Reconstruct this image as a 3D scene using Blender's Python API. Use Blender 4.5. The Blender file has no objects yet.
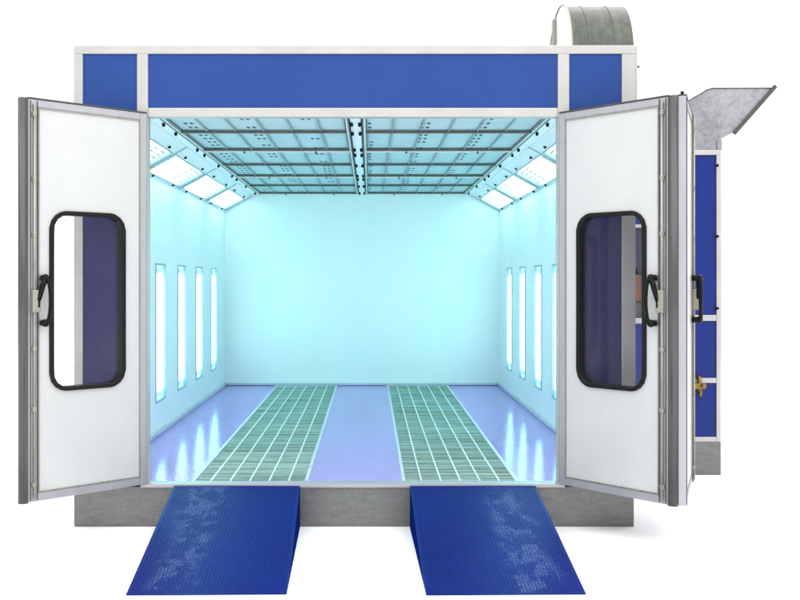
import bpy, bmesh, math, random
from mathutils import Vector, Matrix
random.seed(7)
sc = bpy.context.scene
col = sc.collection
PI = math.pi
H = 0.312            # booth floor above the ground
XC = -0.11           # centre line of the booth
HW = 1.93            # interior half width
OW = 2.036           # outer half width
DEP = 6.85           # interior depth
CZ = 2.67            # ceiling above booth floor

# ------------------------------------------------------------------ materials
def nt(name):
    m = bpy.data.materials.new(name); m.use_nodes = True
    n = m.node_tree.nodes; l = m.node_tree.links
    return m, n, l, n['Principled BSDF']

def tex(n, l, kind, **kw):
    t = n.new(kind)
    tc = n.new('ShaderNodeTexCoord')
    mp = n.new('ShaderNodeMapping')
    mp.inputs['Scale'].default_value = kw.pop('map', (1, 1, 1))
    l.new(tc.outputs['Object'], mp.inputs['Vector'])
    l.new(mp.outputs['Vector'], t.inputs['Vector'])
    for k, v in kw.items():
        t.inputs[k].default_value = v
    return t

def ramp(n, l, src, stops):
    r = n.new('ShaderNodeValToRGB')
    e = r.color_ramp.elements
    e[0].position, e[0].color = stops[0][0], (*stops[0][1], 1)
    e[1].position, e[1].color = stops[-1][0], (*stops[-1][1], 1)
    for p, c in stops[1:-1]:
        x = e.new(p); x.color = (*c, 1)
    l.new(src, r.inputs['Fac'])
    return r

def var(c, f): return tuple(min(1, v * f) for v in c)

def paint(name, c, rough=.4, amt=.06, scale=3, metallic=0, mp=(1, 1, 1), bump=0, bscale=200, rvar=.08, coat=0, spec=.5):
    m, n, l, b = nt(name)
    t = tex(n, l, 'ShaderNodeTexNoise', map=mp, Scale=scale, Detail=6, Roughness=.6)
    r = ramp(n, l, t.outputs['Fac'], [(.3, var(c, 1 - amt)), (.7, var(c, 1 + amt))])
    l.new(r.outputs['Color'], b.inputs['Base Color'])
    mr = n.new('ShaderNodeMapRange')
    mr.inputs['From Min'].default_value = .3; mr.inputs['From Max'].default_value = .7
    mr.inputs['To Min'].default_value = max(.02, rough - rvar); mr.inputs['To Max'].default_value = rough + rvar
    l.new(t.outputs['Fac'], mr.inputs['Value']); l.new(mr.outputs['Result'], b.inputs['Roughness'])
    b.inputs['Metallic'].default_value = metallic
    b.inputs['Specular IOR Level'].default_value = spec
    if coat: b.inputs['Coat Weight'].default_value = coat; b.inputs['Coat Roughness'].default_value = .08
    if bump:
        t2 = tex(n, l, 'ShaderNodeTexNoise', Scale=bscale, Detail=3)
        bm = n.new('ShaderNodeBump'); bm.inputs['Strength'].default_value = bump; bm.inputs['Distance'].default_value = .002
        l.new(t2.outputs['Fac'], bm.inputs['Height']); l.new(bm.outputs['Normal'], b.inputs['Normal'])
    return m

def galvanised(name, lo, hi, scale=14, metallic=.6, rough=.45, mixf=.86, mp=(1, 1, 1), big=.35):
    m, n, l, b = nt(name)
    v = tex(n, l, 'ShaderNodeTexVoronoi', Scale=scale * 2.2)
    t = tex(n, l, 'ShaderNodeTexNoise', map=mp, Scale=scale * big, Detail=8, Roughness=.7)
    t3 = tex(n, l, 'ShaderNodeTexNoise', Scale=scale * 5, Detail=4, Roughness=.7)
    mx = n.new('ShaderNodeMix'); mx.data_type = 'RGBA'; mx.blend_type = 'MIX'
    mx.inputs['Factor'].default_value = mixf
    l.new(v.outputs['Color'], mx.inputs['A']); l.new(t.outputs['Color'], mx.inputs['B'])
    bw = n.new('ShaderNodeRGBToBW'); l.new(mx.outputs['Result'], bw.inputs['Color'])
    ad = n.new('ShaderNodeMath'); ad.operation = 'MULTIPLY_ADD'
    ad.inputs[1].default_value = .55; l.new(t3.outputs['Fac'], ad.inputs[0])
    sb = n.new('ShaderNodeMath'); sb.operation = 'SUBTRACT'; sb.inputs[1].default_value = .27
    l.new(bw.outputs['Val'], sb.inputs[0]); l.new(sb.outputs[0], ad.inputs[2])
    r = ramp(n, l, ad.outputs[0], [(.3, lo), (.68, hi)])
    l.new(r.outputs['Color'], b.inputs['Base Color'])
    mr = n.new('ShaderNodeMapRange'); mr.inputs['To Min'].default_value = rough - .12; mr.inputs['To Max'].default_value = rough + .15
    l.new(t3.outputs['Fac'], mr.inputs['Value']); l.new(mr.outputs['Result'], b.inputs['Roughness'])
    b.inputs['Metallic'].default_value = metallic
    return m

def emitter(name, c, s):
    m, n, l, b = nt(name)
    b.inputs['Base Color'].default_value = (.8, .8, .8, 1)
    b.inputs['Emission Color'].default_value = (*c, 1)
    b.inputs['Emission Strength'].default_value = s
    return m

def glass(name, tint, amount=.03):
    m, n, l, b = nt(name)
    n.remove(b)
    tr = n.new('ShaderNodeBsdfTransparent'); tr.inputs['Color'].default_value = (*tint, 1)
    gl = n.new('ShaderNodeBsdfGlossy'); gl.inputs['Roughness'].default_value = .03
    fr = n.new('ShaderNodeFresnel'); fr.inputs['IOR'].default_value = 1.25
    t = tex(n, l, 'ShaderNodeTexNoise', Scale=2.5, Detail=4)
    df = n.new('ShaderNodeBsdfDiffuse'); df.inputs['Color'].default_value = (.55, .55, .75, 1)
    mr = n.new('ShaderNodeMapRange'); mr.inputs['To Min'].default_value = 0; mr.inputs['To Max'].default_value = amount
    l.new(t.outputs['Fac'], mr.inputs['Value'])
    m1 = n.new('ShaderNodeMixShader'); m2 = n.new('ShaderNodeMixShader')
    l.new(mr.outputs['Result'], m1.inputs['Fac']); l.new(tr.outputs[0], m1.inputs[1]); l.new(df.outputs[0], m1.inputs[2])
    l.new(fr.outputs[0], m2.inputs['Fac']); l.new(m1.outputs[0], m2.inputs[1]); l.new(gl.outputs[0], m2.inputs[2])
    l.new(m2.outputs[0], n['Material Output'].inputs['Surface'])
    return m

def glint_ramp(name, side, amt):
    # blue deck paint with lamp reflections painted in as a pale patchy band
    m, n, l, b = nt(name)
    t = tex(n, l, 'ShaderNodeTexNoise', Scale=1.7, Detail=5)
    base = ramp(n, l, t.outputs['Fac'], [(.3, (.0014, .0085, .112)), (.7, (.0022, .0125, .145))])
    tc = n.new('ShaderNodeTexCoord'); sx = n.new('ShaderNodeSeparateXYZ'); l.new(tc.outputs['Object'], sx.inputs[0])
    wob = tex(n, l, 'ShaderNodeTexNoise', Scale=2.6, Detail=3)
    def mth(op, *a):
        x = n.new('ShaderNodeMath'); x.operation = op
        for i, v in enumerate(a):
            if isinstance(v, (int, float)): x.inputs[i].default_value = v
            else: l.new(v, x.inputs[i])
        return x.outputs[0]
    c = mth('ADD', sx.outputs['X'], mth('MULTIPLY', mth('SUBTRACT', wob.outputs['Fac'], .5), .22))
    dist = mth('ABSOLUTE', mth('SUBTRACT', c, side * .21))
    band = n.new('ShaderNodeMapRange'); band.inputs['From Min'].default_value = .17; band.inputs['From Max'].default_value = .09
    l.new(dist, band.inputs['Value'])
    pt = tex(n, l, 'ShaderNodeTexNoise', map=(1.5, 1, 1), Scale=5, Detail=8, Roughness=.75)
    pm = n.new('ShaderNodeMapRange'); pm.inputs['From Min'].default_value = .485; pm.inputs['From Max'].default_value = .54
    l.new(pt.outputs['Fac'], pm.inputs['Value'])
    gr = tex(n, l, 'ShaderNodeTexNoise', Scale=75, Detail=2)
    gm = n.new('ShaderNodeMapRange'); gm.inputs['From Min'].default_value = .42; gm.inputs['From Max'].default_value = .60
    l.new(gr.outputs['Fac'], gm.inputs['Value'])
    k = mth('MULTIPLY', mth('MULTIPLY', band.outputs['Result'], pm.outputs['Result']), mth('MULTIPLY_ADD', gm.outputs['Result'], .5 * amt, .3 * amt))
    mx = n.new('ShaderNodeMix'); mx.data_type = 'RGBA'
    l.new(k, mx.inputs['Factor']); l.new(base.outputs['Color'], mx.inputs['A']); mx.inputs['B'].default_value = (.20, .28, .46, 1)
    l.new(mx.outputs['Result'], b.inputs['Base Color'])
    b.inputs['Roughness'].default_value = .34; b.inputs['Specular IOR Level'].default_value = .10
    return m

def rod_mat():
    m, n, l, b = nt('weathered_grating_rod')
    t = tex(n, l, 'ShaderNodeTexNoise', map=(.07, 5, 1), Scale=3.4, Detail=5, Roughness=.8)
    r = ramp(n, l, t.outputs['Fac'], [(.28, (.05, .05, .03)), (.39, (.24, .245, .11)), (.46, (.15, .26, .24)), (.56, (.46, .60, .58)), (.65, (.15, .24, .22)), (.76, (.36, .46, .43))])
    l.new(r.outputs['Color'], b.inputs['Base Color']); b.inputs['Roughness'].default_value = .45
    return m

def filter_cloth():
    # pale filter cloth with rows of small printed dashes
    m, n, l, b = nt('ceiling_filter_cloth')
    tc = n.new('ShaderNodeTexCoord'); sx = n.new('ShaderNodeSeparateXYZ'); l.new(tc.outputs['Object'], sx.inputs[0])
    def mth(op, *a):
        x = n.new('ShaderNodeMath'); x.operation = op
        for i, v in enumerate(a):
            if isinstance(v, (int, float)): x.inputs[i].default_value = v
            else: l.new(v, x.inputs[i])
        return x.outputs[0]
    xs = mth('ADD', mth('DIVIDE', sx.outputs['X'], .46), 7.28)
    xs = mth('ADD', xs, mth('MULTIPLY', mth('SINE', mth('MULTIPLY', sx.outputs['Y'], 3.1)), .02))
    fx = mth('FRACT', xs); fy = mth('FRACT', mth('DIVIDE', sx.outputs['Y'], .21))
    d1 = mth('LESS_THAN', mth('ABSOLUTE', mth('SUBTRACT', fx, .43)), .03)
    d2 = mth('LESS_THAN', mth('ABSOLUTE', mth('SUBTRACT', fx, .53)), .03)
    my = mth('MULTIPLY', mth('GREATER_THAN', fy, .2), mth('LESS_THAN', fy, .62))
    cell = n.new('ShaderNodeCombineXYZ')
    l.new(mth('FLOOR', xs), cell.inputs[0]); l.new(mth('FLOOR', mth('DIVIDE', sx.outputs['Y'], .21)), cell.inputs[1])
    wn = n.new('ShaderNodeTexWhiteNoise'); l.new(cell.outputs[0], wn.inputs['Vector'])
    k = mth('MULTIPLY', mth('MULTIPLY', mth('MAXIMUM', d1, d2), my), mth('GREATER_THAN', wn.outputs['Value'], .28))
    t = tex(n, l, 'ShaderNodeTexNoise', Scale=5, Detail=6)
    r = ramp(n, l, t.outputs['Fac'], [(.3, (.42, .55, .57)), (.7, (.48, .61, .63))])
    mx = n.new('ShaderNodeMix'); mx.data_type = 'RGBA'
    l.new(mth('MULTIPLY', k, .95), mx.inputs['Factor']); l.new(r.outputs['Color'], mx.inputs['A']); mx.inputs['B'].default_value = (.02, .05, .06, 1)
    l.new(mx.outputs['Result'], b.inputs['Base Color']); b.inputs['Roughness'].default_value = .9
    t2 = tex(n, l, 'ShaderNodeTexNoise', Scale=90, Detail=3)
    bm = n.new('ShaderNodeBump'); bm.inputs['Strength'].default_value = .3; bm.inputs['Distance'].default_value = .002
    l.new(t2.outputs['Fac'], bm.inputs['Height']); l.new(bm.outputs['Normal'], b.inputs['Normal'])
    return m

def floor_paint(name, c):
    m, n, l, b = nt(name)
    t = tex(n, l, 'ShaderNodeTexNoise', map=(1, .35, 1), Scale=2.2, Detail=7, Roughness=.6)
    r = ramp(n, l, t.outputs['Fac'], [(.3, var(c, .9)), (.7, var(c, 1.1))])
    l.new(r.outputs['Color'], b.inputs['Base Color'])
    w = tex(n, l, 'ShaderNodeTexWave', map=(1, 1, 1), Scale=9, Distortion=.6, Detail=1)
    w.wave_type = 'BANDS'; w.bands_direction = 'DIAGONAL'
    w2 = tex(n, l, 'ShaderNodeTexNoise', map=(1, 1, 1), Scale=60, Detail=2)
    ad = n.new('ShaderNodeMath'); ad.operation = 'ADD'
    l.new(w.outputs['Fac'], ad.inputs[0]); l.new(w2.outputs['Fac'], ad.inputs[1])
    bm = n.new('ShaderNodeBump'); bm.inputs['Strength'].default_value = .22; bm.inputs['Distance'].default_value = .003
    l.new(ad.outputs[0], bm.inputs['Height']); l.new(bm.outputs['Normal'], b.inputs['Normal'])
    b.inputs['Roughness'].default_value = .11; b.inputs['Specular IOR Level'].default_value = .38
    return m

LAMP = (.45, 1.0, .965)
M = dict(
    alu=paint('satin_aluminium', (.43, .42, .405), .42, .07, 4, .35, bump=.05),
    alu_door=paint('door_aluminium', (.36, .355, .385), .4, .08, 5, .4, mp=(1, 1, .3), bump=.05),
    edge=paint('dark_edge_profile', (.075, .073, .071), .28, .05, 6, .3, mp=(1, 1, .2), spec=.35),
    zinc=paint('zinc_rod', (.30, .295, .25), .32, .08, 20, .6, mp=(1, 1, .3)),
    galv=galvanised('galvanised_plinth', (.115, .115, .115), (.20, .20, .198), 34, .5, .38, .85, (.35, 1, 1.6), .6),
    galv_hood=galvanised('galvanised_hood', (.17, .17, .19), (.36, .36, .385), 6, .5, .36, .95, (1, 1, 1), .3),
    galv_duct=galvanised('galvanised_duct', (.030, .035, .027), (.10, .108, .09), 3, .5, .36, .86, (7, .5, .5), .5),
    galv_pale=galvanised('galvanised_pale', (.75, .75, .78), (.9, .9, .92), 6, .2, .35),
    blue=paint('blue_panel_paint', (.0105, .046, .205), .42, .05, 1.2, spec=.25),
    blue_violet=paint('violet_blue_lower_panel', (.020, .020, .085), .35, .06, 1.2, spec=.3),  # darker violet look behind the door glass, put into the panel colour
    blue_dark=paint('blue_cabinet_paint', (.003, .018, .165), .4, .08, 1.5, spec=.25),
    ramp_near=glint_ramp('glint_blue_ramp_left', -1, .05),
    ramp_far=glint_ramp('glint_blue_ramp_right', 1, .05),
    ramp_near_stud=glint_ramp('glint_blue_stud_left', -1, 1),
    ramp_far_stud=glint_ramp('glint_blue_stud_right', 1, 1),
    white=paint('white_door_panel', (.475, .475, .475), .4, .035, 2.5, bump=.06, bscale=160),
    wall=paint('white_booth_panel', (.82, .83, .83), .35, .015, 1.5),
    trim=paint('pale_trim', (.55, .56, .66), .35, .06, 5, .2),
    lamp_trim=paint('lamp_surround', (.30, .42, .48), .4, .1, 8, .1),
    floor=floor_paint('lavender_floor_paint', (.27, .155, .52)),
    grate=paint('zinc_grating_bar', (.74, .76, .72), .35, .1, 9, .3),
    rod=rod_mat(),
    ramp_skirt=paint('matt_blue_skirt', (.003, .012, .11), .7, .1, 2, spec=0),
    lamp_end=paint('lamp_end_cover', (.09, .12, .13), .5, .1, 8),
    pit=paint('exhaust_filter_mat', (.22, .42, .41), .9, .3, 5, mp=(.5, 1.6, 1)),
    fibre=filter_cloth(),
    bar=paint('ceiling_grid_bar', (.26, .31, .31), .4, .15, 8, .3),
    lip=paint('ceiling_frame_lip', (.72, .74, .74), .35, .06, 8),
    dark_bar=paint('ceiling_cross_bar', (.10, .10, .09), .4, .2, 8, .3),
    black=paint('black_plastic', (.004, .004, .0045), .35, .2, 30, spec=.15),
    rubber=paint('black_rubber_gasket', (.005, .0045, .0045), .4, .2, 12, spec=.2),
    brass=paint('brass_valve', (.24, .14, .035), .4, .3, 30, .7),
    copper=paint('brown_burner_enamel', (.30, .13, .07), .5, .2, 12),
    glass=glass('tinted_door_glass', (.93, .93, .96)),
    ground=paint('white_studio_floor', (.97, .97, .97), .75, .005, 2, spec=.2),
    tube=emitter('lit_fluorescent_tube', LAMP, 5.7),
)

# ------------------------------------------------------------------ mesh helpers
class MB:
    """collects shapes into one bmesh"""
    def __init__(s): s.bm = bmesh.new()
    def box(s, x0, x1, y0, y1, z0, z1, mat=None):
        vs = [Vector((x, y, z)) for x in (x0, x1) for y in (y0, y1) for z in (z0, z1)]
        if mat: vs = [mat @ v for v in vs]
        v = [s.bm.verts.new(p) for p in vs]
        for f in ((0,1,3,2),(4,6,7,5),(0,4,5,1),(2,3,7,6),(0,2,6,4),(1,5,7,3)):
            s.bm.faces.new([v[i] for i in f])
        return s
    def quad(s, *pts):
        s.bm.faces.new([s.bm.verts.new(p) for p in pts]); return s
    def tube(s, pts, r, n=10, closed=False, cap=True, smooth=True):
        pts = [Vector(p) for p in pts]; rings = []; N = len(pts); prev = None
        for i, p in enumerate(pts):
            if closed: t = pts[(i+1) % N] - pts[i-1]
            else: t = pts[min(i+1, N-1)] - pts[max(i-1, 0)]
            t.normalize()
            if prev is None:
                a = Vector((0, 0, 1)) if abs(t.z) < .9 else Vector((1, 0, 0))
                u = t.cross(a).normalized()
            else:
                u = (prev - t * prev.dot(t)).normalized()
            prev = u; w = t.cross(u)
            rr = r[i] if isinstance(r, (list, tuple)) else r
            rings.append([s.bm.verts.new(p + (u*math.cos(2*PI*k/n) + w*math.sin(2*PI*k/n))*rr) for k in range(n)])
        for i in range(N if closed else N-1):
            a, b = rings[i], rings[(i+1) % N]
            for k in range(n):
                f = s.bm.faces.new((a[k], a[(k+1) % n], b[(k+1) % n], b[k])); f.smooth = smooth
        if cap and not closed:
            s.bm.faces.new(rings[0]); s.bm.faces.new(rings[-1])
        return s
    def ball(s, c, r, seg=12):
        res = bmesh.ops.create_uvsphere(s.bm, u_segments=seg, v_segments=8, radius=r, matrix=Matrix.Translation(c))
        for f in {f for v in res['verts'] for f in v.link_faces}: f.smooth = True
        return s
    def prism(s, prof, y0, y1, skip=()):
        """profile in x,z extruded along y"""
        a = [s.bm.verts.new((x, y0, z)) for x, z in prof]; b = [s.bm.verts.new((x, y1, z)) for x, z in prof]
        n = len(prof)
        for i in range(n):
            if i in skip: continue
            s.bm.faces.new((a[i], a[(i+1) % n], b[(i+1) % n], b[i]))
        s.bm.faces.new(a); s.bm.faces.new(b)
        return s

def link(o, parent=None, base=None):
    col.objects.link(o)
    if parent: o.parent = parent
    return o

def put(name, mb, mat, parent=None, off=None, bevel=0, loc=None, label=None):
    """link a collected mesh as ONE object; vertices are given in the parent's parent space minus off"""
    bm = mb.bm
    if off is not None:
        bmesh.ops.translate(bm, verts=bm.verts, vec=-Vector(off))
    bmesh.ops.recalc_face_normals(bm, faces=bm.faces)
    me = bpy.data.meshes.new(name); bm.to_mesh(me); bm.free()
    me.materials.append(M[mat])
    o = bpy.data.objects.new(name, me)
    link(o, parent)
    if loc is not None: o.location = loc
    if bevel:
        b = o.modifiers.new('bevel', 'BEVEL'); b.width = bevel; b.segments = 2; b.limit_method = 'ANGLE'; b.angle_limit = math.radians(40)
    if label: o['label'] = label
    return o

def empty(name, loc, label=None, cat=None, group=None):
    o = bpy.data.objects.new(name, None); col.objects.link(o); o.location = loc; o.empty_display_size = .2
    if label: o['label'] = label
    if cat: o['category'] = cat
    if group: o['group'] = group
    return o

def copy_tree(o, parent=None):
    c = o.copy(); col.objects.link(c)
    if parent: c.parent = parent
    for ch in list(o.children): copy_tree(ch, c)
    return c

# ------------------------------------------------------------------ the setting
g = put('ground', MB().quad((-60, -40, 0), (60, -40, 0), (60, 80, 0), (-60, 80, 0)), 'ground')
g['kind'] = 'structure'; g['label'] = 'plain white studio floor under the booth'

# ------------------------------------------------------------------ spray booth
booth = empty('spray_booth', (XC, 0, 0), 'blue and silver paint spray booth with open doors and cyan lit interior', 'spray booth')
B = (XC, 0, 0)                       # vertices below are world positions; booth-local = world - B
L, R = XC - OW, XC + OW              # outer left and right
def Z(z): return z + H

# front frame of posts and rails (world positions taken from the photo at the front plane)
ft = .085
posts = [(L, -2.083), (-1.69, -1.61), (1.362, 1.445), (1.826, R)]
top, hz0, hz1 = 3.18, 2.66, 2.726
for a, b in posts:
    put('front_post', MB().box(a, b, 0, ft, Z(0), Z(3.118)), 'alu', booth, B, .004)
put('top_rail', MB().box(L, R, -.002, ft + .01, Z(3.118), Z(top)), 'alu', booth, B, .004)
put('door_header_rail', MB().box(-1.609, 1.361, -.003, ft, Z(hz0), Z(hz1)), 'alu', booth, B, .004)
for a, b in ((-2.083, -1.69), (1.445, 1.826)):
    put('side_rail', MB().box(a + .001, b - .001, -.001, ft - .01, Z(2.40), Z(2.46)), 'alu', booth, B, .004)
    put('lower_panel', MB().box(a - .004, b + .004, .012, .05, Z(0) + .001, Z(2.405)), 'blue_violet', booth, B)
for a, b, z0 in ((-2.083, -1.69, 2.455), (-1.61, 1.362, hz1), (1.445, 1.826, 2.455)):
    put('blue_panel', MB().box(a - .004, b + .004, .012, .05, Z(z0) + .001, Z(3.122)), 'blue', booth, B)
# weather strip and bolt down the right flank
put('corner_strip', MB().box(R + .001, R + .012, .004, .05, Z(2.3), Z(3.17)), 'alu', booth, B)
put('bolt', MB().tube([(R + .012, .03, Z(3.03)), (R + .035, .03, Z(3.03))], .007), 'edge', booth, B)

# outer cladding and roof
for x0, x1 in ((L, L + .02), (R - .02, R)):
    put('side_cladding', MB().box(x0, x1, ft + .012, DEP + .1, Z(0), Z(3.06)), 'blue', booth, B)
put('rear_cladding', MB().box(L + .021, R - .021, DEP + .08, DEP + .1, Z(0), Z(3.06)), 'blue', booth, B)
put('roof', MB().box(L, R, ft + .012, DEP + .1, Z(3.061), Z(3.09)), 'galv', booth, B)

# plinth
put('plinth', MB().box(L, R - .012, .006, .03, .001, Z(-.024)), 'galv', booth, B)
for a, b in ((L, L + .02), (R - .032, R - .012)):
    put('plinth', MB().box(a, b, .031, DEP + .1, .001, Z(-.004)), 'galv', booth, B)
put('plinth', MB().box(L + .021, R - .033, DEP + .08, DEP + .1, .001, Z(-.004)), 'galv', booth, B)
put('threshold', MB().box(-1.66, 1.41, -.022, ft + .02, Z(-.023), Z(.002)), 'alu_door', booth, B, .003)

# interior walls
put('back_wall', MB().box(XC - HW, XC + HW, DEP, DEP + .04, Z(0), Z(CZ + .1)), 'wall', booth, B)
LIGHT_Y = [1.40, 2.50, 3.60, 4.72, 5.84]
LW, LZ0, LZ1 = .22, .31, 1.63        # wall light: half width, bottom, top
for sgn in (-1, 1):
    mb = MB(); x = XC + sgn * HW
    def wq(y0, y1, z0, z1): mb.quad((x, y0, Z(z0)), (x, y1, Z(z0)), (x, y1, Z(z1)), (x, y0, Z(z1)))
    wq(ft, DEP, -.005, LZ0); wq(ft, DEP, LZ1, CZ + .05)
    ys = [ft] + [v for y in LIGHT_Y for v in (y - LW, y + LW)] + [DEP]
    for i in range(0, len(ys), 2): wq(ys[i], ys[i+1], LZ0, LZ1)
    put('side_wall', mb, 'wall', booth, B)
    put('floor_trim', MB().box(*sorted((x - sgn * .001, x - sgn * .035)), ft + .03, DEP - .002, Z(.001), Z(.045)), 'trim', booth, B, .004)
    # inner face of the front wall beside the door opening
    a, b = sorted((x, (-1.69 if sgn < 0 else 1.445)))
    put('front_inner_wall', MB().box(a, b, ft + .001, ft + .011, Z(0), Z(CZ + .05)), 'wall', booth, B)
put('rear_floor_trim', MB().box(XC - HW + .04, XC + HW - .04, DEP - .03, DEP - .001, Z(.003), Z(.035)), 'trim', booth, B, .004)

# wall lights: one built, the others copied
def wall_light(sgn):
    # local frame: origin on the wall at the middle of the light, +x into the wall
    s = sgn; h = (LZ1 - LZ0) / 2
    mb = MB(); t = .010
    def bx(a0, a1, *r): mb.box(*sorted((s * a0, s * a1)), *r)
    bx(-.008, .02, -LW - .008, -LW + t, -h - .008, h + .008); bx(-.008, .02, LW - t, LW + .008, -h - .008, h + .008)
    bx(-.008, .02, -LW + t, LW - t, h - t, h + .008); bx(-.008, .02, -LW + t, LW - t, -h - .008, -h + t)
    root = put('wall_light', mb, 'lamp_trim', booth, None)
    mb = MB()
    mb.quad((s*.085, -LW, -h), (s*.085, LW, -h), (s*.085, LW, h), (s*.085, -LW, h))
    for a in (-1, 1):
        mb.quad((s*.02, a*LW, -h), (s*.085, a*LW, -h), (s*.085, a*LW, h), (s*.02, a*LW, h))
        mb.quad((s*.02, -LW, a*h), (s*.085, -LW, a*h), (s*.085, LW, a*h), (s*.02, LW, a*h))
    put('reflector', mb, 'wall', root)
    for k in (-1.5, -.5, .5, 1.5):
        y = k * .088
        put('lamp_tube', MB().tube([(s*.034, y, -h + .09), (s*.034, y, h - .09)], .034, 12), 'tube', root)
        for z in (h - .085, -h + .035):
            put('lamp_holder', MB().box(*sorted((s*.02, s*.05)), y - .016, y + .016, z, z + .045), 'trim', root)
    return root
for sgn in (-1, 1):
    p = wall_light(sgn)
    for i, y in enumerate(LIGHT_Y):
        o = p if i == 0 else copy_tree(p, booth)
        o.location = (sgn * HW, y, Z((LZ0 + LZ1) / 2))

# sloped ceiling light panels
S0, S1 = 1.53, HW; DROP = .22
SL = math.hypot(S1 - S0, DROP); ang = math.atan2(DROP, S1 - S0)
NP = 4; PL = (DEP - .02) / NP
def light_panel(sgn):
    # local: s runs down the slope from the ceiling edge, y along the booth, n up out of the booth
    def P(s, y, n): return Vector((sgn * (s * math.cos(ang) + n * math.sin(ang)), y, -s * math.sin(ang) + n * math.cos(ang)))
    def bx(mb, s0, s1, y0, y1, n0, n1):
        vs = [P(s, y, n) for s in (s0, s1) for y in (y0, y1) for n in (n0, n1)]
        v = [mb.bm.verts.new(p) for p in vs]
        for f in ((0,1,3,2),(4,6,7,5),(0,4,5,1),(2,3,7,6),(0,2,6,4),(1,5,7,3)): mb.bm.faces.new([v[i] for i in f])
    hy = PL / 2 - .003; ly = PL / 2 - .09; a, b = SL * .30, SL * .92
    mb = MB()
    bx(mb, 0, a, -hy, hy, 0, .012); bx(mb, b, SL, -hy, hy, 0, .012)
    bx(mb, a, b, -hy, -ly, 0, .012); bx(mb, a, b, ly, hy, 0, .012)
    root = put('light_panel', mb, 'wall', booth)
    mb = MB()
    # raised joint ridge and rim of the lamp opening
    for y in (-hy + .001, hy - .013): bx(mb, .0, SL, y, y + .012, -.005, -.001)
    for q in ((a - .012, a, -ly - .012, ly + .012), (b, b + .012, -ly - .012, ly + .012), (a, b, -ly - .012, -ly), (a, b, ly, ly + .012)):
        bx(mb, *q, -.006, -.0005)
    put('rim', mb, 'lamp_trim', root)
    mb = MB()
    def q(*c): mb.quad(*[P(*k) for k in c])
    q((a, -ly, .07), (b, -ly, .07), (b, ly, .07), (a, ly, .07))
    for s in (a, b): q((s, -ly, .012), (s, ly, .012), (s, ly, .07), (s, -ly, .07))
    for y in (-ly, ly): q((a, y, .012), (b, y, .012), (b, y, .07), (a, y, .07))
    put('reflector', mb, 'wall', root)
    n = 6
    for k in range(n):
        q0 = a + (b - a) * (k + .5) / n
        e = .08 + .03 * (k % 2)
        put('lamp_tube', MB().tube([P(q0, -ly + e, .016), P(q0, ly - e, .016)], .0135, 10), 'tube', root)
    for y in (-1, 1):
        mb = MB(); bx(mb, a + .001, b - .001, *sorted((y * (ly - .001), y * (ly - .24))), .034, .05)
        put('end_cover', mb, 'lamp_end', root)
    for s in (SL * .21, SL * .965):
        for y in (-PL * .28, PL * .28):
            put('knob', MB().tube([P(s, y, -.001), P(s, y, -.016)], [.015, .012], 10), 'black', root)
    return root
for sgn in (-1, 1):
    p = light_panel(sgn)
    for i in range(NP):
        o = p if i == 0 else copy_tree(p, booth)
        o.location = (sgn * S0, .01 + (i + .5) * PL, Z(CZ))

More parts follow.
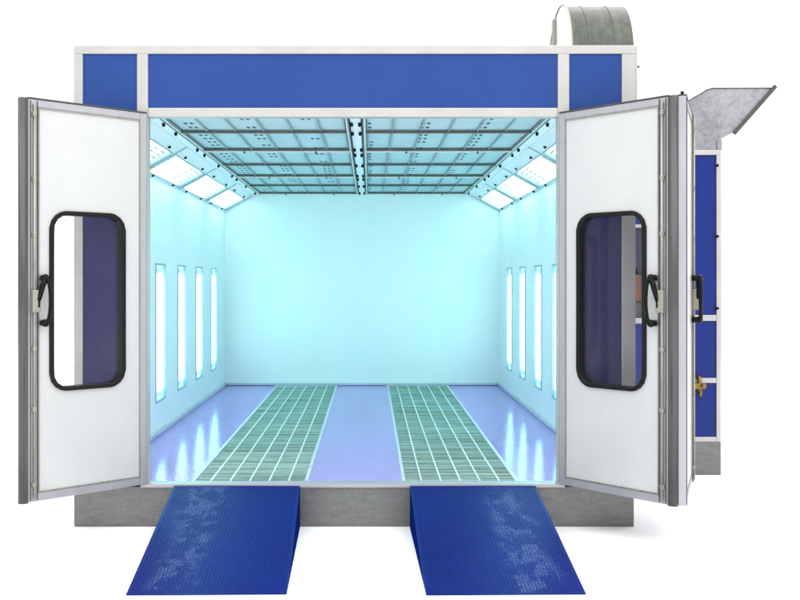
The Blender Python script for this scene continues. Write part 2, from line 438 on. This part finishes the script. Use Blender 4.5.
# ceiling: flat strips, filter cloth, frames
CI, CO = .06, 1.43
put('ceiling_strip', MB().box(XC - CI + .02, XC + CI - .02, ft + .02, DEP - .002, Z(CZ + .004), Z(CZ + .03)), 'wall', booth, B)
for sgn in (-1, 1):
    a, b = sorted((XC + sgn * (CO + .01), XC + sgn * S0))
    put('ceiling_strip', MB().box(a, b, ft + .02, DEP - .002, Z(CZ + .002), Z(CZ + .03)), 'wall', booth, B)
BAR_Y = [-.31 + 1.15 * k for k in range(7)]     # joints at even k, stiffeners at odd k
knob0 = None
for sgn in (-1, 1):
    a, b = sorted((XC + sgn * CI, XC + sgn * CO)); w = (b - a)
    put('ceiling_filter', MB().box(a + .001, b - .001, ft + .02, DEP - .003, Z(CZ + .022), Z(CZ + .04)), 'fibre', booth, B)
    for f in range(3):
        y0 = max(BAR_Y[2*f] + .012, .11); y1 = BAR_Y[2*f+2] - .012; ym = BAR_Y[2*f+1]
        mb = MB(); t = .014
        mb.box(a, a + t, y0, y1, Z(CZ - .004), Z(CZ + .019)).box(b - t, b, y0, y1, Z(CZ - .004), Z(CZ + .019))
        mb.box(a + t, b - t, y0, y0 + t, Z(CZ - .004), Z(CZ + .019)).box(a + t, b - t, y1 - t, y1, Z(CZ - .004), Z(CZ + .019))
        fr = put('filter_frame', mb, 'lip', booth, B, .002)
        for xa in (a - .010, b + .001):
            put('side_rail', MB().box(xa, xa + .009, y0, y1, Z(CZ - .008), Z(CZ + .0015)), 'dark_bar', fr, B)
        for xa in (a + t, b - t - .014):
            put('inner_rail', MB().box(xa, xa + .014, y0 + t, y1 - t, Z(CZ + .004), Z(CZ + .021)), 'dark_bar', fr, B)
        put('cross_bar', MB().box(a + t, b - t, ym - .014, ym + .014, Z(CZ - .007), Z(CZ + .0165)), 'dark_bar', fr, B, .003)
        put('cross_bar', MB().box(a + t, b - t, y1 - t - .024, y1 - t - .002, Z(CZ - .005), Z(CZ + .0165)), 'dark_bar', fr, B, .003)
        for k in range(1, 6):
            x = a + w * k / 6
            put('wire_bar', MB().box(x - .006, x + .006, y0 + t, y1 - t, Z(CZ + .006), Z(CZ + .018)), 'bar', fr, B)
        put('joint_lip', MB().box(a - .001, b + .001, y1 - .0165, y1 + .001, Z(CZ - .018), Z(CZ - .006)), 'lip', fr, B, .002)
        # clamp knobs
        spots = [(a - .03, y0 + .25), (a - .03, y1 - .12), (b + .03, y0 + .25), (b + .03, y1 - .12), (a - .03, ym), (b + .03, ym),
                 (a + w * .28, y1 - .005), (a + w * .76, y1 - .005)]
        for x, y in spots:
            if knob0 is None:
                knob0 = put('clamp_knob', MB().tube([(0, 0, .012), (0, 0, -.008), (0, 0, -.022)], [.010, .013, .011], 10), 'black', fr)
                k = knob0
            else:
                k = knob0.copy(); col.objects.link(k); k.parent = fr
            k.location = (x - XC, y, Z(CZ - .004))

# floor: three painted decks, two gratings
def deck(a, b): put('floor_deck', MB().box(a, b, ft + .021, DEP - .001, Z(-.03), Z(0)), 'floor', booth, B)
deck(XC - HW + .001, XC - 1.205); deck(XC - .345, XC + .345); deck(XC + 1.205, XC + HW - .001)
for sgn in (-1, 1):
    a, b = sorted((XC + sgn * .345, XC + sgn * 1.205)); w = b - a
    y0, y1 = ft + .022, DEP - .04
    mb = MB().box(a + .001, a + .027, y0, y1, Z(-.035), Z(.004)).box(b - .027, b - .001, y0, y1, Z(-.035), Z(.004))
    mb.box(a + .027, b - .027, y1 - .02, y1, Z(-.035), Z(.004))
    gr = put('floor_grating', mb, 'trim', booth, B, .002)
    for k in range(1, 6):
        x = a + w * k / 6
        put('bearing_bar', MB().box(x - .006, x + .006, y0, y1 - .02, Z(-.03), Z(.004)), 'grate', gr, B)
    mb = MB(); y = y0 + .02
    while y < y1 - .03:
        mb.box(a + .028, b - .028, y - .0042, y + .0042, Z(-.009) + random.uniform(-.002, .001), Z(-.0045) + random.uniform(-.001, .002))
        y += .034 + random.uniform(-.007, .007)
    o = put('cross_rods', mb, 'rod', gr, B); o['kind'] = 'stuff'
    put('exhaust_filter', MB().box(a + .002, b - .002, y0, y1, Z(-.09), Z(-.045)), 'pit', gr, B)

# ------------------------------------------------------------------ door leaves
def rr_pt(a, b, r, th):
    """point at angle th on a rounded rectangle with half sizes a, b"""
    c, s = math.cos(th), math.sin(th); lo, hi = 0, 10
    for _ in range(40):
        m = (lo + hi) / 2; px, py = abs(c * m) - (a - r), abs(s * m) - (b - r)
        d = math.hypot(max(px, 0), max(py, 0)) + min(max(px, py), 0) - r
        if d < 0: lo = m
        else: hi = m
    return c * lo, s * lo

def leaf(name, W, u0, u1, v, window, label):
    """local: x from the hinge, z up from the booth floor; v = side (+1/-1 in y) of the inner face"""
    zb, zt, t = .004, 2.68, .05
    wz0, wz1 = .735, 1.937
    cu, cz = (u0 + u1) / 2, (wz0 + wz1) / 2; ha, hb = (u1 - u0) / 2, (wz1 - wz0) / 2; r = .115
    iu0, iu1, iz0, iz1 = .05, W - .125, zb + .055, zt - .05
    # core panel with window hole
    angs = [2 * PI * k / 96 for k in range(96)]
    for X, Y in ((iu0, iz0), (iu1, iz0), (iu0, iz1), (iu1, iz1)):
        angs.append(math.atan2(Y - cz, X - cu) % (2 * PI))
    angs = sorted(set(angs))
    def outer(th):
        c, s = math.cos(th), math.sin(th); ts = []
        if c > 1e-9: ts.append((iu1 - cu) / c)
        if c < -1e-9: ts.append((iu0 - cu) / c)
        if s > 1e-9: ts.append((iz1 - cz) / s)
        if s < -1e-9: ts.append((iz0 - cz) / s)
        m = min(ts); return cu + c * m, cz + s * m
    def ring(mb, f_out, f_in, ya, yb, smooth=False):
        n = len(angs); L4 = []
        for th in angs:
            o, i = f_out(th), f_in(th)
            L4.append([mb.bm.verts.new(p) for p in ((o[0], ya, o[1]), (i[0], ya, i[1]), (i[0], yb, i[1]), (o[0], yb, o[1]))])
        for k in range(n):
            p, q = L4[k], L4[(k+1) % n]
            for j in range(4):
                f = mb.bm.faces.new((p[j], p[(j+1) % 4], q[(j+1) % 4], q[j]))
    def rr(g, rg=0):
        def f(th):
            x, y = rr_pt(ha + g, hb + g, r + g, th); return cu + x, cz + y
        return f
    mb = MB()
    if window: ring(mb, outer, rr(-.006), -v * (t - .004), -v * .006)
    else: mb.box(iu0, iu1, *sorted((-v * (t - .004), -v * .006)), iz0, iz1)
    root = put(name, mb, 'white', booth, label=label)
    # frame
    mb = MB(); ya, yb = sorted((0, -v * t))
    mb.box(0, iu0, ya, yb, zb, zt).box(iu0, W - .03, ya, yb, zb, iz0).box(iu0, W - .03, ya, yb, iz1, zt)
    mb.box(iu1, W - .055, ya, yb, iz0, iz1)
    put('leaf_frame', mb, 'alu_door', root, bevel=.004)
    # thin glazing bead round the panel
    mb = MB(); y1, y2 = sorted((v * .003, -v * .0055))
    mb.box(iu0 + .001, iu0 + .009, y1, y2, iz0 + .001, iz1 - .001).box(iu1 - .009, iu1 - .001, y1, y2, iz0 + .001, iz1 - .001)
    mb.box(iu0 + .01, iu1 - .01, y1, y2, iz0 + .001, iz0 + .009).box(iu0 + .01, iu1 - .01, y1, y2, iz1 - .009, iz1 - .001)
    put('panel_bead', mb, 'zinc', root)
    # rounded meeting edge
    mb = MB(); N = 14; prof = []
    for k in range(N + 1):
        th = -PI / 2 + PI * k / N
        prof.append((W - .03 + .03 * math.cos(th), -v * t / 2 + (t / 2 + .006) * math.sin(th)))
    prof = [(W - .054, prof[0][1])] + prof + [(W - .054, prof[-1][1])]
    a = [mb.bm.verts.new((x, y, zb - .004)) for x, y in prof]; b = [mb.bm.verts.new((x, y, zt + .004)) for x, y in prof]
    for i in range(len(prof)):
        f = mb.bm.faces.new((a[i], a[(i+1) % len(prof)], b[(i+1) % len(prof)], b[i])); f.smooth = 0 < i < len(prof) - 2
    mb.bm.faces.new(a); mb.bm.faces.new(b)
    put('edge_seal', mb, 'edge', root)
    put('top_cap', MB().box(0, W - .056, *sorted((v * .004, -v * (t + .004))), zt + .001, zt + .010), 'edge', root)
    if window:
        mb = MB(); ring(mb, rr(.010), rr(-.020), v * .012, -v * (t + .008))
        gk = put('window_gasket', mb, 'rubber', root, bevel=.006)
        mb = MB(); pts = [rr(-.017)(th) for th in angs]
        fa = [mb.bm.verts.new((x, -v * (t * .75), z)) for x, z in pts]
        mb.bm.faces.new(fa)
        put('window_pane', mb, 'glass', gk)
    # lock rod with guides
    ul = W - .095; y = v * .011
    put('lock_rod', MB().tube([(ul, y, zb + .02), (ul, y, zt - .03)], .0085, 10), 'zinc', root)
    for uc in (ul - .026, ul + .022):
        put('channel_edge', MB().box(uc, uc + .004, *sorted((v * .001, v * .007)), zb + .01, zt - .01), 'edge', root)
    for z in (.12, .62, 1.02, 1.78, 2.15, 2.58):
        put('rod_guide', MB().box(ul - .015, ul + .015, *sorted((v * .001, v * .019)), z - .016, z + .016), 'zinc', root, bevel=.004)
    # handle: lock case, looped black lever
    z0 = 1.352
    put('lock_case', MB().box(ul - .028, ul + .026, *sorted((v * .001, v * .045)), z0 - .09, z0 + .06), 'zinc', root, bevel=.006)
    mb = MB(); uh = ul - .058; out = .05
    pb = [(uh, v * .002, z0 + .14), (uh, v * out, z0 + .14)]
    mb.tube([(uh, v * .001, z0 + .14), (uh, v * out, z0 + .14)], .021, 12)
    mb.tube([(uh, v * .001, z0 - .16), (uh, v * out, z0 - .16)], .021, 12)
    mb.ball((uh, v * out, z0 + .14), .026); mb.ball((uh, v * out, z0 - .16), .026)
    path = []
    for k in range(15):
        q = k / 14; zz = z0 + .14 - .30 * q
        path.append((uh - .034 * math.sin(PI * q) ** .45, v * (out + .012), zz))
    mb.tube(path, .0145, 10)
    mb.tube([(uh, v * out, z0 + .14), (uh + .022, v * out, z0 + .08), (uh + .042, v * (out - .01), z0 - .01)], [.02, .019, .014], 10)
    mb.tube([(uh + .042, v * (out - .01), z0 - .01), (uh + .042, v * .04, z0 - .055)], .009, 8)
    put('handle', mb, 'black', root)
    return root

d = leaf('door_leaf', .945, .181, .730, 1, 1, 'white left door leaf swung outward with rounded window')
d.location = (-1.612 - XC, -.03, H); d.rotation_euler.z = math.atan2(-.685, -.734)
d = leaf('door_leaf', .950, .166, .718, -1, 1, 'white right door leaf swung outward with rounded window')
d.location = (1.366 - XC, -.03, H); d.rotation_euler.z = math.atan2(-.755, .655)
right_leaf = d
d2 = leaf('door_leaf', .905, .17, .73, -1, 0, 'folded second right door leaf seen edge on')
d2.location = (2.06 - XC, -.74, H); d2.rotation_euler.z = math.radians(69.6)
for z in (.25, 1.34, 2.45):
    put('hinge', MB().tube([(-.004, .062, z - .06), (-.004, .062, z + .06)], .010, 10), 'zinc', d2)
put('edge_strip', MB().box(.006, .026, -.006, -.0005, .01, 2.67), 'edge', d2)
put('pivot_pin', MB().tube([(.022, .026, 2.69), (.022, .026, 2.712)], .011, 8), 'black', d2)

# ------------------------------------------------------------------ ramps
def tread_ramp(mat):
    w, ln, hh = .91, 1.56, H - .016
    root = empty('ramp', (0, 0, 0))
    # deck plate, skirts, lip
    mb = MB()
    def P(x, q, n=0):                 # q 0 at the toe, 1 at the booth; n above the plate
        al = math.atan2(hh, ln)
        return Vector((x, -ln * (1 - q) - n * math.sin(al), hh * q + n * math.cos(al)))
    vs = [P(-w/2, 0), P(w/2, 0), P(w/2, 1), P(-w/2, 1)]
    lo = [P(-w/2, 0, -.005), P(w/2, 0, -.005), P(w/2, 1, -.005), P(-w/2, 1, -.005)]
    off = Vector((0, 0, .007))
    A = [mb.bm.verts.new(p + off) for p in vs]; Bv = [mb.bm.verts.new(p + off) for p in lo]
    mb.bm.faces.new(A); mb.bm.faces.new(Bv)
    for i in range(4): mb.bm.faces.new((A[i], A[(i+1) % 4], Bv[(i+1) % 4], Bv[i]))
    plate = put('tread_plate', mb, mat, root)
    # raised lens-shaped treads in alternating directions
    mb = MB(); p = .0205; nx = int((w - .03) / p); ny = int((math.hypot(ln, hh) - .03) / p)
    Ls = math.hypot(ln, hh)
    for i in range(nx):
        for j in range(ny):
            x = -w/2 + .02 + (i + .5) * (w - .04) / nx; s = .015 + (j + .5) * (Ls - .03) / ny
            a = PI / 4 if (i + j) % 2 else -PI / 4
            ca, sa = math.cos(a), math.sin(a); l2, w2 = .0105, .0036
            def Q(u, vv, n): return P(x + u * ca - vv * sa, (s + u * sa + vv * ca) / Ls, n) + off
            e = [mb.bm.verts.new(Q(*k)) for k in ((-l2, 0, .0002), (0, -w2, .0002), (l2, 0, .0002), (0, w2, .0002))]
            t = [mb.bm.verts.new(Q(*k)) for k in ((-l2 * .5, 0, .0024), (l2 * .5, 0, .0024))]
            for f in ((e[0], e[1], t[0]), (e[1], t[1], t[0]), (e[1], e[2], t[1]), (e[2], e[3], t[1]), (e[3], t[0], t[1]), (e[3], e[0], t[0])):
                mb.bm.faces.new(f)
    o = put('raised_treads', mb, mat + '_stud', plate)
    for sx in (-1, 1):
        mb = MB(); x0, x1 = sorted((sx * (w/2 - .001), sx * (w/2 - .007)))
        prof = [(-ln + .03, .002), (-.001, .002), (-.001, hh - .001), (-ln + .03, .0065)]
        a = [mb.bm.verts.new((x0, y, z)) for y, z in prof]; b = [mb.bm.verts.new((x1, y, z)) for y, z in prof]
        mb.bm.faces.new(a); mb.bm.faces.new(b)
        for i in range(4): mb.bm.faces.new((a[i], a[(i+1) % 4], b[(i+1) % 4], b[i]))
        put('side_skirt', mb, 'ramp_skirt', root)
    return root
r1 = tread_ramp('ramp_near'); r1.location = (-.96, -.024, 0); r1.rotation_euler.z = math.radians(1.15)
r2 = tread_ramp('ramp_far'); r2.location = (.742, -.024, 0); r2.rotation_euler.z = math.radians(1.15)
for r, lb in ((r1, 'blue tread plate ramp on the left, below the left floor grating'), (r2, 'blue tread plate ramp on the right, nearer the folding door pair')):
    r['label'] = lb; r['category'] = 'ramp'; r['group'] = 'loading ramps in front of the booth'

# ------------------------------------------------------------------ arched duct on the roof
x0, x1, cy, cz, rad = 1.485, 1.93, .545, 3.105, .485
duct = empty('air_duct', ((x0 + x1) / 2, cy, Z(3.09)), 'arched galvanised air duct standing on the roof at the right corner', 'duct')
D = tuple(duct.location)
def arch(r, n=40, foot=3.095):
    return [(cy - r, foot)] + [(cy - r * math.cos(PI * k / n), cz + r * math.sin(PI * k / n)) for k in range(n + 1)] + [(cy + r, foot)]
mb = MB(); pr = arch(rad)
a = [mb.bm.verts.new((x0, y, Z(z))) for y, z in pr]; b = [mb.bm.verts.new((x1, y, Z(z))) for y, z in pr]
for i in range(len(pr) - 1):
    f = mb.bm.faces.new((a[i], a[i+1], b[i+1], b[i])); f.smooth = True
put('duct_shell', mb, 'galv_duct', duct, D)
for xa, xb in ((x0 - .004, x0), (x1, x1 + .004)):
    mb = MB(); pr = arch(rad + .003)
    a = [mb.bm.verts.new((xa, y, Z(z))) for y, z in pr]; b = [mb.bm.verts.new((xb, y, Z(z))) for y, z in pr]
    mb.bm.faces.new(a); mb.bm.faces.new(b)
    for i in range(len(pr)): mb.bm.faces.new((a[i], a[(i+1) % len(pr)], b[(i+1) % len(pr)], b[i]))
    put('end_plate', mb, 'galv_pale', duct, D)  # bright reflecting look of the end face is put into this pale colour
put('stiffener', MB().box(x0 - .03, x0 - .005, .70, .76, Z(3.092), Z(3.55)), 'zinc', duct, D, .003)
for xs in (1.60, 1.79):                     # standing seams over the shell
    mb = MB(); pr = arch(rad + .003)
    for i in range(len(pr) - 1):
        y_, z_ = pr[i]; y2, z2 = pr[i+1]
        mb.quad((xs, y_, Z(z_)), (xs + .012, y_, Z(z_)), (xs + .012, y2, Z(z2)), (xs, y2, Z(z2)))
    put('seam', mb, 'galv_duct', duct, D)
put('clamp', MB().box(x0 - .05, x0 - .006, cy + rad - .04, cy + rad + .02, Z(3.10), Z(3.24)), 'zinc', duct, D, .004)
pr = arch(rad + .012)
put('edge_wire', MB().tube([(x0 - .006, y, Z(z)) for y, z in pr[1:-1]], .006, 6), 'zinc', duct, D)

# ------------------------------------------------------------------ plant cabinet on the right flank
CY = 1.94
cab = empty('plant_cabinet', (2.6, CY, 0), 'blue panelled plant cabinet with galvanised outlet hood behind the right doors', 'cabinet')
K = tuple(cab.location)
xl, xm0, xm1, xr0, xr = 1.95, 2.60, 2.66, 3.18, 3.222
yd = CY + 1.5
for x_a, x_b in ((xl, xl + .045), (xm0, xm1), (xr0, xr)):
    for y_a in (CY, yd - .05):
        put('cabinet_post', MB().box(x_a, x_b, y_a, y_a + .05, .304, 2.937), 'alu', cab, K, .004)
put('top_rail', MB().box(xl, xr, CY - .002, yd, 2.938, 2.983), 'alu', cab, K, .004)
put('base', MB().box(xl, xr, CY + .003, yd, .001, .303), 'galv', cab, K, .003)
for z0, z1 in ((1.414, 1.469), (.845, .891), (.305, .350)):
    put('cross_rail', MB().box(xm1 + .001, xr0 - .001, CY + .001, CY + .045, z0, z1), 'alu', cab, K, .003)
for z0, z1 in ((.350, .845), (.891, 1.414), (1.469, 2.937)):
    put('cabinet_panel', MB().box(xm1 + .002, xr0 - .002, CY + .016, CY + .03, z0 + .001, z1 - .001), 'blue_dark', cab, K)
for z0, z1 in ((1.39, 1.44), (2.27, 2.30), (.305, .350)):
    put('cross_rail', MB().box(xl + .046, xm0 - .001, CY + .001, CY + .045, z0, z1), 'alu', cab, K, .003)
for z0, z1 in ((.350, 1.39), (2.30, 2.937)):
    put('cabinet_panel', MB().box(xl + .047, xm0 - .002, CY + .016, CY + .03, z0 + .001, z1 - .001), 'blue_dark', cab, K)
put('side_panel', MB().box(xr - .012, xr - .002, CY + .051, yd - .051, .305, 2.936), 'blue_dark', cab, K)
put('rear_panel', MB().box(xl + .046, xr0 - .001, yd - .03, yd - .02, .305, 2.936), 'blue_dark', cab, K)
for q in ((xl + .047, xm0 - .002, CY + .55, CY + .56, 1.40, 2.30), (xm0 - .012, xm0 - .003, CY + .055, CY + .549, 1.40, 2.30), (xl + .047, xm0 - .013, CY + .055, CY + .549, 1.385, 1.395)):
    put('bay_lining', MB().box(*q), 'galv_pale', cab, K)
bu = put('burner', MB().box(2.30, 2.56, CY + .2, CY + .5, 1.58, 1.84), 'copper', cab, K, .02)
put('burner_cap', MB().tube([(2.43, CY + .35, 1.84), (2.43, CY + .35, 1.90), (2.43, CY + .35, 1.93)], [.12, .11, .05], 16), 'black', bu, K)
put('burner_stand', MB().box(2.30, 2.56, CY + .22, CY + .48, 1.396, 1.579), 'galv', bu, K, .01)
for z in (2.84, 2.19, 1.53):
    put('knob', MB().tube([(xr0 + .004, CY, z), (xr0 + .004, CY - .022, z)], .012, 10), 'black', cab, K)
vx, vz = 3.0, .80
va = put('gas_valve', MB().tube([(vx, CY - .012, vz + .10), (vx, CY - .07, vz + .10), (vx, CY - .07, vz - .02)], .022, 10)
    .box(vx - .05, vx + .05, CY - .09, CY - .04, vz, vz + .05).tube([(vx + .01, CY - .065, vz - .01), (vx + .01, CY - .065, vz - .075)], [.024, .011], 10), 'brass', cab, K)
put('valve_wheel', MB().tube([(vx + .03, CY - .10, vz + .03), (vx + .03, CY - .12, vz + .03)], .02, 12), 'brass', va, K)
# outlet hood
hy0, hy1 = CY + .02, CY + .78
prof = [(2.62, 2.984), (2.62, 3.20), (2.90, 3.414), (2.97, 3.462), (3.04, 3.50), (3.09, 3.532), (3.14, 3.55), (3.70, 3.552),
        (3.352, 3.155), (3.30, 3.128), (3.235, 3.095), (3.222, 3.06), (3.215, 2.984)]
hood = put('outlet_hood', MB().prism(prof, hy0, hy1, skip=(7,)), 'galv_hood', cab, K)
so = hood.modifiers.new('sheet', 'SOLIDIFY'); so.thickness = .006
dv = Vector((3.70 - 3.352, 0, 3.552 - 3.155)).normalized(); nv = Vector((dv.z, 0, -dv.x))
def lip(y0, y1, e0=-.01, e1=.035):
    p0 = Vector((3.352, 0, 3.155)) - dv * .02; p1 = Vector((3.70, 0, 3.552)) + dv * .03
    mbb = MB(); q = [p0 + nv * e0, p1 + nv * e0, p1 + nv * e1, p0 + nv * e1]
    mbb.prism([(k.x, k.z) for k in q], y0, y1); return mbb
for y0, y1 in ((hy0 - .025, hy0 + .004), (hy1 - .004, hy1 + .025)):
    put('hood_lip', lip(y0, y1, -.012, .022), 'edge', hood, K)
pr = [(x, z + .008) for x, z in prof[1:8]]
mb = MB()
for i in range(len(pr) - 1):
    (xa, za), (xb, zb) = pr[i], pr[i+1]
    mb.tube([(xa, hy0 - .004, za - .006), (xb, hy0 - .004, zb - .006)], .005, 6)
put('folded_edge', mb, 'edge', hood, K)
put('hood_collar', MB().box(3.19, 3.232, hy0 - .012, hy0 + .001, 2.985, 3.075), 'galv_hood', hood, K)

# ------------------------------------------------------------------ light
w = bpy.data.worlds.new('World'); sc.world = w; w.use_nodes = True
bg = w.node_tree.nodes['Background']
bg.inputs['Color'].default_value = (1, 1, 1, 1); bg.inputs['Strength'].default_value = 1.12
ld = bpy.data.lights.new('overhead_fill', 'AREA'); ld.shape = 'RECTANGLE'; ld.size = 24; ld.size_y = 24; ld.energy = 3900  # added unseen area light, whitens the floor and thins the shadows
lo = bpy.data.objects.new('overhead_fill', ld); col.objects.link(lo); lo.location = (3.0, -3.0, 9.5)

# ------------------------------------------------------------------ camera
cd = bpy.data.cameras.new('camera'); cam = bpy.data.objects.new('camera', cd); col.objects.link(cam)
cam.location = (0, -7.3, H + 1.478); cam.rotation_euler = (PI / 2, 0, 0)
cd.sensor_width = 36; cd.lens = 1007 / 800 * 36
cd.shift_x = 30 / 800; cd.shift_y = -20 / 800
cd.clip_end = 500
sc.camera = cam
sc.view_settings.view_transform = 'Standard'; sc.view_settings.look = 'None'
sc.view_settings.exposure = 0; sc.view_settings.gamma = 1
sc.cycles.max_bounces = 14; sc.cycles.diffuse_bounces = 8
